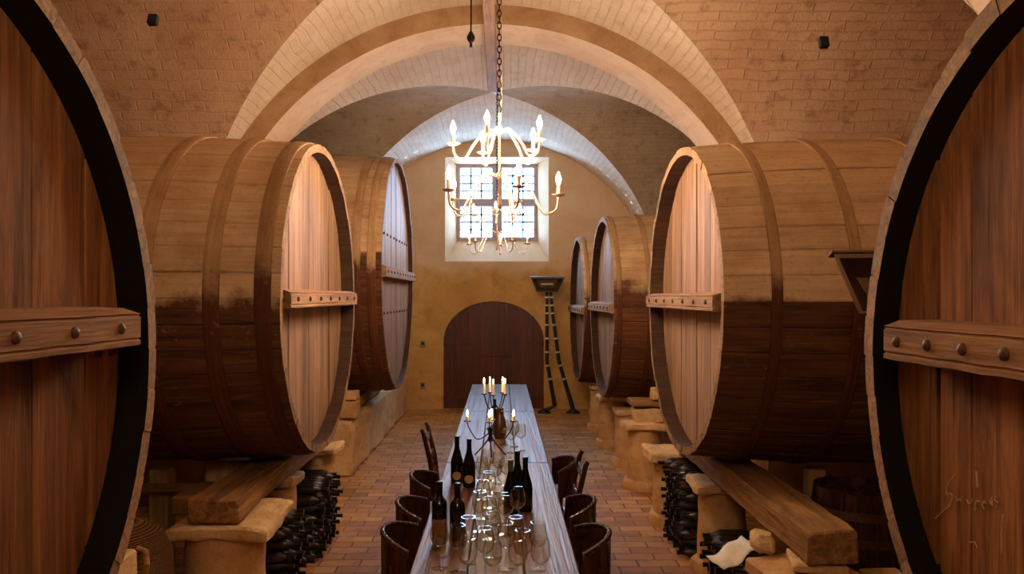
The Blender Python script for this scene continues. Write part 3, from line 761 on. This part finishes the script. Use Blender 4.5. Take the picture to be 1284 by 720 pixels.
# ------------------------------------------------------------------ chairs
def tub_chair(label):
    t = thing('bentwood_chair', label, 'chair', (0, 0, 0), 0, 'chairs drawn up to the long table')
    s = MB(); s.lathe([(.001, .435), (.185, .435), (.2, .445), (.2, .46), (.19, .468), (.12, .462), (.001, .458)], n=28); s.build('seat', M['chair'], t)
    for a in (45, 135, 225, 315):
        ca, sa = math.cos(math.radians(a)), math.sin(math.radians(a)); l = MB()
        l.tube([(ca * .155, sa * .155, .437), (ca * .175, sa * .175, .22), (ca * .20, sa * .20, 0)], [.019, .017, .014], 8); l.build('leg', M['chair'], t)
    r = MB(); r.tube([(.165 * math.cos(a), .165 * math.sin(a), .25) for a in [2*PI*k/24 for k in range(24)]], .009, 6, closed=True); r.build('stretcher', M['chair'], t)
    A = [math.radians(180 - 72 + 144 * k / 20) for k in range(21)]
    def top(k): return .835 - .05 * (abs(k - 10) / 10) ** 2
    p = MB(); ri, ro = .203, .215
    inner = [[(ri * math.cos(a), ri * math.sin(a), z) for a in A] for z in (0, 1)]
    lo = .615
    g = []
    for fr in (0, .33, .66, 1):
        g.append([((ri + .012 * 0) * math.cos(a), ri * math.sin(a), lo + (top(k) - lo) * fr) for k, a in enumerate(A)])
    p.grid(g, [[(0, 0)] * 21] * 4)
    g2 = [[(q[0] * ro / ri, q[1] * ro / ri, q[2]) for q in row] for row in g]
    p.grid(g2, [[(0, 0)] * 21] * 4)
    p.grid([g[0], g2[0]], [[(0, 0)] * 21] * 2); p.grid([g[3], g2[3]], [[(0, 0)] * 21] * 2)
    for k in (0, 20): p.add([g[0][k], g2[0][k], g2[3][k], g[3][k]], [[0, 1, 2, 3]])
    p.build('back_panel', M['chair'], t, smooth=50)
    r = MB(); r.tube([(.209 * math.cos(a), .209 * math.sin(a), top(k)) for k, a in enumerate(A)], .0125, 8); r.build('top_rail', M['chair'], t)
    for a in (180 - 50, 180 + 50):
        ca, sa = math.cos(math.radians(a)), math.sin(math.radians(a)); q = MB()
        q.tube([(ca * .185, sa * .185, .45), (ca * .205, sa * .205, .62), (ca * .222, sa * .222, .72)], .013, 8); q.build('back_post', M['chair'], t)
    return t
def ladder_chair(label):
    t = thing('ladder_back_chair', label, 'chair', (0, 0, 0), 0, 'chairs drawn up to the long table')
    s = MB(); s.box((0, 0, .45), (.38, .36, .03), bev=.01, seg=2); s.build('seat', M['chair'], t)
    for x, y in ((.16, .15), (.16, -.15)):
        l = MB(); l.tube([(x, y, .437), (x + .01, y, 0)], [.018, .014], 8); l.build('leg', M['chair'], t)
    for y in (-.16, .16):
        l = MB(); l.tube([(-.23, y, 0), (-.185, y, .44), (-.215, y, .70), (-.27, y, .93), (-.285, y, .955)], [.014, .019, .019, .016, .013], 8); l.build('back_post', M['chair'], t)
    for z, x in ((.60, -.20), (.73, -.222), (.87, -.256)):
        l = MB(); l.box((x, 0, z), (.014, .31, .055), bev=.005, rot=(0, -.22, 0)); l.build('back_slat', M['chair'], t)
    l = MB()
    for y in (-.15, .15): l.tube([(-.20, y, .22), (.163, y, .22)], .010, 6)
    l.tube([(0, -.15, .22), (0, .15, .22)], .010, 6); l.build('stretcher', M['chair'], t)
    return t
c0 = tub_chair('dark bentwood chair with curved back, nearest on the left of the table'); c0.location = (-.362, 3.58, 0); c0.rotation_euler = (0, 0, .0)
dup(c0, (-.362, 4.07, 0), .03, 'dark curved back chair second along the left, beside the bare brick aisle')
dup(c0, (-.362, 4.68, 0), -.03, 'dark curved back chair third along the left, in front of the slatted chair')
dup(c0, (.303, 3.55, 0), PI, 'dark bentwood chair with curved back, nearest on the right of the table')
dup(c0, (.303, 4.10, 0), PI - .04, 'dark curved back chair second along the right of the table')
dup(c0, (.303, 5.12, 0), PI + .04, 'dark curved back chair farthest along the right of the table')
l0 = ladder_chair('dark slatted upright chair, tallest and farthest on the left of the table'); l0.location = (-.315, 5.72, 0)
dup(l0, (.235, 4.64, 0), PI, 'dark slatted chair between two curved back chairs on the right')

# ------------------------------------------------------------------ bottles on the table
def bottle(label, x, y, kind, glass='bottle', cap='capsule', lab=None):
    t = thing('wine_bottle', label, 'bottle', (x, y, TT + .001), PI / 2 * 3, 'wine bottles on the table')
    if kind == 'burgundy':
        pf = [(.001, 0), (.036, 0), (.041, .008), (.041, .125), (.038, .15), (.028, .185), (.018, .22), (.0145, .245), (.0145, .27)]
    else:
        pf = [(.001, 0), (.033, 0), (.0375, .008), (.0375, .185), (.034, .205), (.020, .222), (.015, .235), (.0145, .27)]
    b_ = MB(); b_.lathe(pf + [(.0145, .292), (.001, .292)], n=24); b_.build('bottle_glass', M[glass], t, smooth=40)
    c = MB(); c.lathe([(.0155, .238), (.0158, .29), (.0170, .292), (.0170, .300), (.013, .302), (.001, .302)], n=18); c.build('capsule', M[cap], t)
    R = .0416 if kind == 'burgundy' else .0379
    if lab == 'oval':
        l = MB(); pts = []; n = 20
        def P(u, v): a = u / R; return (R * math.cos(a), R * math.sin(a), v)
        rings = [[P(.030 * q * math.cos(2*PI*k/n), .055 + .026 * q * math.sin(2*PI*k/n)) for k in range(n + 1)] for q in (.001, .35, .7, 1)]
        l.grid(rings, [[(0, 0)] * (n + 1)] * 4)
        lo = l.build('paper_label', M['paper'], t, fix=False); lo['label'] = 'cream oval paper label'
    elif lab:
        l = MB(); l.lathe([(R, .035), (R, .125)], n=14, a0=-.95, a1=.95); lo = l.build('paper_label', M[lab], t, fix=False)
        q = MB()
        for z, wd in ((.105, .6), (.085, .75), (.07, .5), (.055, .7)): q.lathe([(R + .0006, z), (R + .0006, z + .005)], n=8, a0=-wd, a1=wd)
        q.build('print', M['print'], lo, fix=False)
    return t
bottle('dark sloping bottle with a cream oval label, left one of the farther pair', -.287, 4.79, 'burgundy', lab='oval')
bottle('dark sloping bottle with a cream oval label, right one of the farther pair', -.205, 4.70, 'burgundy', lab='oval')
bottle('straight sided dark bottle with amber label, nearest on the left table edge', -.302, 3.62, 'bordeaux', lab='paper_amber')
bottle('straight sided brown bottle without front label, next to the amber labelled one', -.213, 3.59, 'bordeaux', 'bottle_brown')
bottle('dark bottle with an olive green capsule in the trio at right', .050, 4.10, 'burgundy', cap='capsule_olive')
bottle('tallest dark bottle at the back of the trio at right', .092, 4.33, 'burgundy')
bottle('dark bottle at the right front of the trio beside the chairs', .133, 4.17, 'burgundy')

# ------------------------------------------------------------------ wine glasses
t = thing('wine_glass', '', 'wine glass', (0, 0, TT + .001), 0, 'wine glasses on the table')
b_ = MB()
b_.lathe([(.001, .006), (.036, .0015), (.037, 0), (.001, 0)][::-1], n=28)
b_.build('foot', M['glass'], t, smooth=50)
b_ = MB(); b_.lathe([(.009, .004), (.0045, .014), (.0036, .04), (.0036, .085), (.006, .094)], n=12); b_.build('stem', M['glass'], t, smooth=60)
b_ = MB(); b_.lathe([(.002, .093), (.018, .099), (.034, .114), (.0405, .132), (.0405, .15), (.0365, .178), (.031, .205), (.0298, .205), (.0353, .178), (.0391, .15), (.0391, .133), (.033, .117), (.017, .102), (.001, .098)], n=32)
b_.build('bowl', M['glass'], t, smooth=60)
G = [(-.275, 3.29), (-.247, 3.145), (-.19, 3.24), (-.15, 3.36), (-.14, 3.07), (-.037, 3.05), (.066, 3.06), (.09, 3.17), (.16, 3.28), (.064, 3.36),
     (.083, 3.87), (.02, 3.75), (-.02, 3.92), (-.11, 3.80), (-.06, 3.68), (-.07, 3.20), (.02, 3.27), (-.04, 3.42), (.16, 3.07), (-.10, 4.02),
     (-.07, 4.22), (.01, 4.42), (-.11, 4.40), (-.04, 4.55), (-.12, 4.62), (.03, 4.62), (-.02, 4.78), (-.09, 4.86),
     (.07, 5.72), (.15, 5.80), (.10, 5.95), (.02, 6.02)]
fixed = [(-.287, 4.79), (-.205, 4.70), (-.302, 3.62), (-.213, 3.59), (.050, 4.10), (.092, 4.33), (.133, 4.17), (-.085, 5.66), (-.06, 6.74), (-.015, 6.30)]
G = [list(g) for g in G]
for it in range(60):
    for i, a in enumerate(G):
        for b2 in [q for j, q in enumerate(G) if j != i] + [list(f) for f in fixed]:
            dx, dy = a[0] - b2[0], a[1] - b2[1]; d = math.hypot(dx, dy)
            if d < .088 and d > 1e-6: a[0] += dx / d * (.089 - d) * .5; a[1] += dy / d * (.089 - d) * .5
        a[0] = max(-.34, min(.28, a[0])); a[1] = max(3.035, a[1])
near = sorted([g for g in G if g[1] < 3.55], key=lambda g: g[1]); midg = sorted([g for g in G if 3.55 <= g[1] < 5.2], key=lambda g: g[1]); far = sorted([g for g in G if g[1] >= 5.2], key=lambda g: g[1])
jobs = []
def rows_of(gs, per, text):
    for k in range(0, len(gs), per):
        row = sorted(gs[k:k+per])
        for j, g in enumerate(row):
            jobs.append((g, 'clear wine glass, %s from left in the %s row of %s' % (ORD[j], ORD[k // per], text)))
rows_of(near, 5, 'the near group'); rows_of(midg, 4, 'the middle group'); rows_of(far, 2, 'the group by the candelabrum')
for k, (g, lb) in enumerate(jobs):
    if k == 0: t.location = (g[0], g[1], TT + .001); t['label'] = lb; w0 = t
    else: dup(w0, (g[0], g[1], TT + .001), R_.random(), lb)

# ------------------------------------------------------------------ candelabra, jug
def flame(parent, p, s=1.0):
    f = MB(); f.lathe([(.001, 0), (.005 * s, .006 * s), (.0065 * s, .014 * s), (.0045 * s, .026 * s), (.002 * s, .036 * s), (.0004, .042 * s)], c=p, n=10); return f.build('flame', FLAME, parent)
t = thing('candelabrum', 'low iron candelabrum on tripod legs with four short burning candles', 'candelabrum', (-.085, 5.66, TT + .001), 0, 'candelabra on the table')
b_ = MB(); b_.tube([(0, 0, .11), (0, 0, .20)], .013, 10); b_.lathe([(.001, .09), (.016, .10), (.022, .12), (.014, .14), (.02, .185), (.012, .205), (.001, .21)], n=16); b_.build('stem', M['iron'], t)
for a in (205, 275, 335, 90):
    l = MB(); ca, sa = math.cos(math.radians(a)), math.sin(math.radians(a)); l.tube([(ca * .01, sa * .01, .125), (ca * .07, sa * .07, .06), (ca * .13, sa * .13, .006)], [.006, .0055, .006], 7); l.build('leg', M['iron'], t)
for a in (180, 0, 262, 82):
    ca, sa = math.cos(math.radians(a)), math.sin(math.radians(a)); rr = .176 if a in (0, 180) else .05
    r_ = MB(); pts = []
    for k in range(13):
        u = k / 12; r = .012 + (rr - .012) * (u if u < .8 else .8 + .2 * math.sin((u - .8) / .2 * PI / 2)); z = .165 - .05 * math.sin(u * PI) * (1 if rr > .1 else 0) + (.085 * max(0, (u - .55) / .45) ** 1.6)
        pts.append((ca * r, sa * r, z))
    r_.tube(pts, .0045, 7); arm = r_.build('arm', M['iron'], t)
    ex, ey, ez = pts[-1]
    d = MB(); d.lathe([(.006, ez - .004), (.026, ez), (.030, ez + .007), (.027, ez + .008), (.012, ez + .003), (.001, ez + .003)], c=(ex, ey, 0), n=18); d.build('drip_pan', M['iron'], arm)
    d = MB(); d.lathe([(.011, ez + .003), (.011, ez + .038), (.008, ez + .042), (.001, ez + .040)], c=(ex, ey, 0), n=14); d.build('candle', M['wax'], arm)
    flame(arm, (ex, ey, ez + .044), 1.1)
t = thing('candelabrum', 'farther candelabrum holding five tall ivory candles, behind the brown jug', 'candelabrum', (-.06, 6.74, TT + .001), 0, 'candelabra on the table')
b_ = MB(); b_.lathe([(.075, 0), (.075, .01), (.03, .03), (.012, .06), (.012, .18), (.02, .2), (.012, .22), (.012, .27), (.001, .275)], n=20); b_.build('stem', M['iron'], t)
for k in range(5):
    a = math.radians(190 + 72 * k); ca, sa = math.cos(a), math.sin(a); rr = .10
    pts = [(ca * rr * u, sa * rr * u, .235 - .05 * math.sin(u * PI) + .08 * max(0, (u - .5) * 2) ** 1.5) for u in [j / 10 for j in range(11)]]
    r_ = MB(); r_.tube(pts, .005, 7); arm = r_.build('arm', M['iron'], t); ex, ey, ez = pts[-1]
    d = MB(); d.lathe([(.006, ez - .004), (.022, ez), (.024, ez + .010), (.012, ez + .006), (.001, ez + .006)], c=(ex, ey, 0), n=16); d.build('drip_pan', M['iron'], arm)
    d = MB(); d.lathe([(.0115, ez + .006), (.011, ez + .106), (.008, ez + .110), (.001, ez + .108)], c=(ex, ey, 0), n=12); d.build('candle', M['wax'], arm)
    flame(arm, (ex, ey, ez + .112), .9)
t = thing('stoneware_jug', 'dark brown stoneware jug on the middle table between the candelabra', 'jug', (-.015, 6.30, TT + .001), -1.2)
b_ = MB(); b_.lathe([(.001, 0), (.045, 0), (.055, .03), (.058, .09), (.05, .15), (.034, .195), (.03, .23), (.036, .255), (.032, .255), (.027, .23), (.03, .2), (.001, .19)], n=28); b_.build('jug_body', M['jug'], t, smooth=50)
b_ = MB(); b_.tube([(.031, 0, .235), (.07, 0, .235), (.085, 0, .19), (.075, 0, .14), (.05, 0, .115)], .008, 8); b_.build('handle', M['jug'], t)

# ------------------------------------------------------------------ chandeliers
CZ = H
t = thing('chandelier', 'large two tier chandelier with ten lit bulbs, hanging nearest over the table', 'chandelier', (-.016, 5.1, CZ + .5), 0, 'two tier chandeliers')
APEX = Z0 + RV - (CZ + .5)
b_ = MB(); b_.lathe([(.001, .10), (.012, .115), (.02, .14), (.010, .17), (.008, .30), (.022, .32), (.022, .34), (.008, .36), (.008, .60), (.022, .62), (.022, .65), (.008, .67), (.006, .76), (.001, .765)], n=16)
b_.build('stem', M['cream_metal'], t, smooth=50)
b_ = MB(); z = .76; k = 0
while z < APEX - .05:
    ring = []
    for j in range(12):
        a = 2 * PI * j / 12; u, v = .013 * math.cos(a), .026 * math.sin(a)
        ring.append((u, 0, z + .022 + v) if k % 2 == 0 else (0, u, z + .022 + v))
    b_.tube(ring, .0042, 6, closed=True); z += .041; k += 1
b_.build('chain', M['iron'], t)
b_ = MB(); b_.lathe([(.001, APEX - .055), (.045, APEX - .05), (.05, APEX - .02), (.05, APEX + .03)], n=18); b_.build('ceiling_rose', M['iron'], t)
b_ = MB(); b_.tube([(.012, .006, .70), (.016, .01, 1.1), (.012, .012, 1.6), (.014, .01, APEX)], .004, 6); b_.build('wire', M['cream_metal'], t)
for (rr, zh, zb, zc_, off, ph) in ((.315, .63, .44, .535, 40, 5), (.405, .33, .07, .19, 0, 5)):
    for k in range(ph):
        a = math.radians(off + 360 * k / ph); ca, sa = math.cos(a), math.sin(a)
        ctrl = [(.01, zh - .01), (rr * .22, zh + .012), (rr * .42, zh - .04), (rr * .58, (zh + zb) / 2 - .01), (rr * .72, zb + .012), (rr * .85, zb), (rr * .97, zb + .03), (rr, zc_ - .02), (rr, zc_)]
        pts = []
        for i in range(len(ctrl) - 1):       # catmull-rom
            p0, p1, p2, p3 = ctrl[max(i-1, 0)], ctrl[i], ctrl[i+1], ctrl[min(i+2, len(ctrl)-1)]
            for s_ in range(4):
                u = s_ / 4
                q = [.5 * (2*p1[d] + (p2[d]-p0[d])*u + (2*p0[d]-5*p1[d]+4*p2[d]-p3[d])*u*u + (3*p1[d]-p0[d]-3*p2[d]+p3[d])*u**3) for d in (0, 1)]
                pts.append((ca * q[0], sa * q[0], q[1]))
        pts.append((ca * rr, sa * rr, zc_))
        r_ = MB(); r_.tube(pts, .0085, 8); arm = r_.build('arm', M['cream_metal'], t, smooth=60)
        c_ = (ca * rr, sa * rr, 0)
        d = MB(); d.lathe([(.008, zc_ - .006), (.03, zc_ - .002), (.046, zc_ + .008), (.046, zc_ + .011), (.02, zc_ + .006), (.001, zc_ + .006)], c=c_, n=20); d.build('drip_cup', M['cream_metal'], arm, smooth=50)
        d = MB(); d.lathe([(.013, zc_ + .006), (.013, zc_ + .075), (.001, zc_ + .076)], c=c_, n=14); d.build('candle_sleeve', M['wax'], arm)
        d = MB(); d.lathe([(.007, zc_ + .074), (.013, zc_ + .09), (.0175, zc_ + .108), (.0165, zc_ + .125), (.010, zc_ + .143), (.004, zc_ + .158), (.0005, zc_ + .166)], c=c_, n=10); d.build('bulb', BULB, arm)
c2 = dup(t, (-.06, 9.7, CZ + .5), .2, 'farther two tier chandelier, seen small in front of the window')
c3 = dup(t, (-.11, .25, CZ + .56), .5, 'added unseen two tier chandelier above the viewpoint, lighting the front casks')  # out of view, added as fill light for the nearest cask heads
for c_, gl in ((c2, BULB_FAR), (c3, BULB_FILL)):
    dm = None
    for arm in c_.children:
        for g in arm.children:
            if g.name.startswith('bulb'):
                if dm is None: dm = {}
                if g.data.name not in dm:
                    q = g.data.copy(); q.materials[0] = gl; dm[g.data.name] = q
                g.data = dm[g.data.name]

# crown beam with iron straps, hanging cord
b_ = MB(); b_.box((0, 0, 0), (.105, 3.6, .12), bev=.008, rough=.006, sub=4, seed=3)
t = b_.build('crown_beam', M['crown'], None, smooth=40, loc=(-.105, 6.86, H + 2.43)); tag(t, 'long narrow wooden beam running under the crown of the vault', 'beam')
for y in (-1.3, 1.2):
    s = MB(); s.box((0, y, .10), (.02, .05, .32), bev=.003); s.build('hanger', M['iron'], t)
t = thing('hanging_cord', 'thin dark cord with a knotted end hanging left of the chandelier chain', 'cord', (-.20, 4.85, H + 1.62))
b_ = MB(); b_.tube([(0, 0, .05), (.003, 0, .5), (0, 0, 1.10)], .006, 6); b_.build('cord', M['iron'], t)
b_ = MB(); b_.lathe([(.001, 0), (.010, .005), (.008, .03), (.024, .05), (.028, .07), (.016, .095), (.006, .11)], n=12); b_.build('knob', M['iron'], t)

# ------------------------------------------------------------------ floodlights
def floodlight(label, loc, rz, metal, head_z, tilt, w=.56):
    t = thing('floodlight', label, 'floodlight', loc, rz, 'floodlights on stands')
    hw_, hb_, hh, dp = w / 2, w / 2 - .10, .25, .20
    # local -Y faces the viewer; front opening is a trapezoid
    def T(p): 
        c, s = math.cos(tilt), math.sin(tilt); return (p[0], p[1] * c - p[2] * s, p[1] * s + p[2] * c + head_z)
    f = [(-hw_, -dp, hh / 2), (hw_, -dp, hh / 2), (hb_, -dp + .05, -hh / 2), (-hb_, -dp + .05, -hh / 2)]
    bk = [(-hw_ + .06, .02, hh / 2 - .01), (hw_ - .06, .02, hh / 2 - .01), (hb_ - .05, .02, -hh / 2 + .06), (-hb_ + .05, .02, -hh / 2 + .06)]
    fi = [(p[0] * .94, p[1], p[2] * .88 - .003) for p in f]
    ri = [(p[0] * .62, -.02, p[2] * .5) for p in f]
    h_ = MB()
    h_.add([T(p) for p in f + bk], [[0, 1, 5, 4], [1, 2, 6, 5], [2, 3, 7, 6], [3, 0, 4, 7], [4, 5, 6, 7]])
    h_.add([T(p) for p in f + fi], [[0, 1, 5, 4], [1, 2, 6, 5], [2, 3, 7, 6], [3, 0, 4, 7]])
    h_.box(T((0, -dp + .03, hh / 2 + .008)), (w + .02, .09, .012), rot=(tilt, 0, 0), bev=.003)
    hd = h_.build('lamp_head', M[metal], t, smooth=20, fix=False)
    r_ = MB(); r_.add([T((p[0], p[1] + .002, p[2])) for p in fi] + [T(p) for p in ri], [[0, 1, 5, 4], [1, 2, 6, 5], [2, 3, 7, 6], [3, 0, 4, 7], [4, 5, 6, 7]]); r_.build('reflector', M['reflector'], hd, smooth=0, fix=False)
    g = MB(); g.tube([T((-.1, -.09, 0)), T((.1, -.09, 0))], .012, 10); g.build('lamp_tube', M['wax'], hd)
    g = MB(); g.add([T((p[0], p[1] + .004, p[2])) for p in fi], [[0, 1, 2, 3]]); g.build('front_glass', M['pane'], hd, smooth=0, fix=False)
    for sx in (-1, 1):
        p_ = MB(); x1 = .05 if sx < 0 else .34
        pts = [(.03 + sx * .03, 0, head_z - .10), (.05 + sx * .05, 0, head_z * .75), (.10 + sx * .10, 0, head_z * .4), (x1 + .08, 0, .12), (x1 + .10 * (1 if sx > 0 else -1), -.03, .03)]
        p_.tube(pts, [.024, .028, .032, .036, .040], 10); po = p_.build('pole', M['black_plastic'], t)
        for k in range(1, 9):
            u = k / 9 * 2.7; i = int(u); fr = u - i; A_, B_ = Vector(pts[i]), Vector(pts[i+1]); c = A_.lerp(B_, fr); dirv = (B_ - A_).normalized() * .014
            bnd = MB(); bnd.tube([c - dirv, c + dirv], [.0365, .0365], 10); bnd.build('band', M['tape'], po)
        ft = MB(); xc = pts[-1][0]; ft.lathe([(.12, 0), (.11, .02), (.06, .05), (.035, .07), (.001, .075)], c=(xc, -.03, 0), n=18); ft.build('foot', M['black_plastic'], t)
    b_ = MB(); b_.tube([(0, 0, head_z - .12), (.0, 0.0, head_z + .0)], .018, 8); b_.box((.02, 0, head_z - .11), (.12, .05, .04), bev=.005); b_.build('bracket', M['black_plastic'], t)
    return t
floodlight('grey floodlight on two banded black legs beside the arched door', (.76, 12.50, 0), 0, 'grey_metal', H + .22, .15)
floodlight('brown floodlight half hidden behind the nearest right cask rim', (1.78, 3.28, 0), -.22, 'tan_metal', H + .02, -.2, w=.66)

# wall sockets
for z, lb in ((H - .82, 'upper of two small grey sockets on the end wall left of the door'), (H - 1.54, 'lower of two small grey sockets on the end wall left of the door')):
    t = thing('wall_socket', lb, 'socket', (-1.365, YE - .012, z), 0, 'sockets on the end wall')
    b_ = MB(); b_.box((0, 0, 0), (.09, .024, .12), bev=.008, seg=2); b_.build('plate', M['socket'], t)
    b_ = MB(); b_.box((0, -.014, .01), (.045, .012, .05), bev=.004); b_.build('insert', M['black_plastic'], t)

# ------------------------------------------------------------------ daylight, world, camera
wd = bpy.data.worlds.new('sky'); bpy.context.scene.world = wd; wd.use_nodes = True
bg = wd.node_tree.nodes['Background']; bg.inputs[0].default_value = (.40, .66, 1, 1); bg.inputs[1].default_value = 36
pl = bpy.data.lights.new('window_portal', 'AREA'); pl.shape = 'RECTANGLE'; pl.size = ww; pl.size_y = wh
pl.cycles.is_portal = True
po = bpy.data.objects.new('window_portal', pl); C.objects.link(po); po.location = (cx, GY + .12, cz); po.rotation_euler = (-PI / 2, 0, 0)

cam = bpy.data.cameras.new('camera'); co = bpy.data.objects.new('camera', cam); C.objects.link(co)
co.location = (0, 0, H); co.rotation_euler = (PI / 2, 0, 0)
cam.sensor_width = 36; cam.lens = F / 1284 * 36; cam.shift_x = 13 / 1284; cam.shift_y = 12 / 1284
cam.clip_start = .02
sc = bpy.context.scene; sc.camera = co
sc.view_settings.view_transform = 'Standard'; sc.view_settings.look = 'None'; sc.view_settings.gamma = 1
sc.view_settings.use_curve_mapping = False; sc.view_settings.exposure = 0.55
sc.cycles.transparent_max_bounces = 32; sc.cycles.max_bounces = 10; sc.cycles.diffuse_bounces = 6; sc.cycles.glossy_bounces = 4
sc.cycles.use_denoising = True; sc.cycles.sample_clamp_indirect = 6
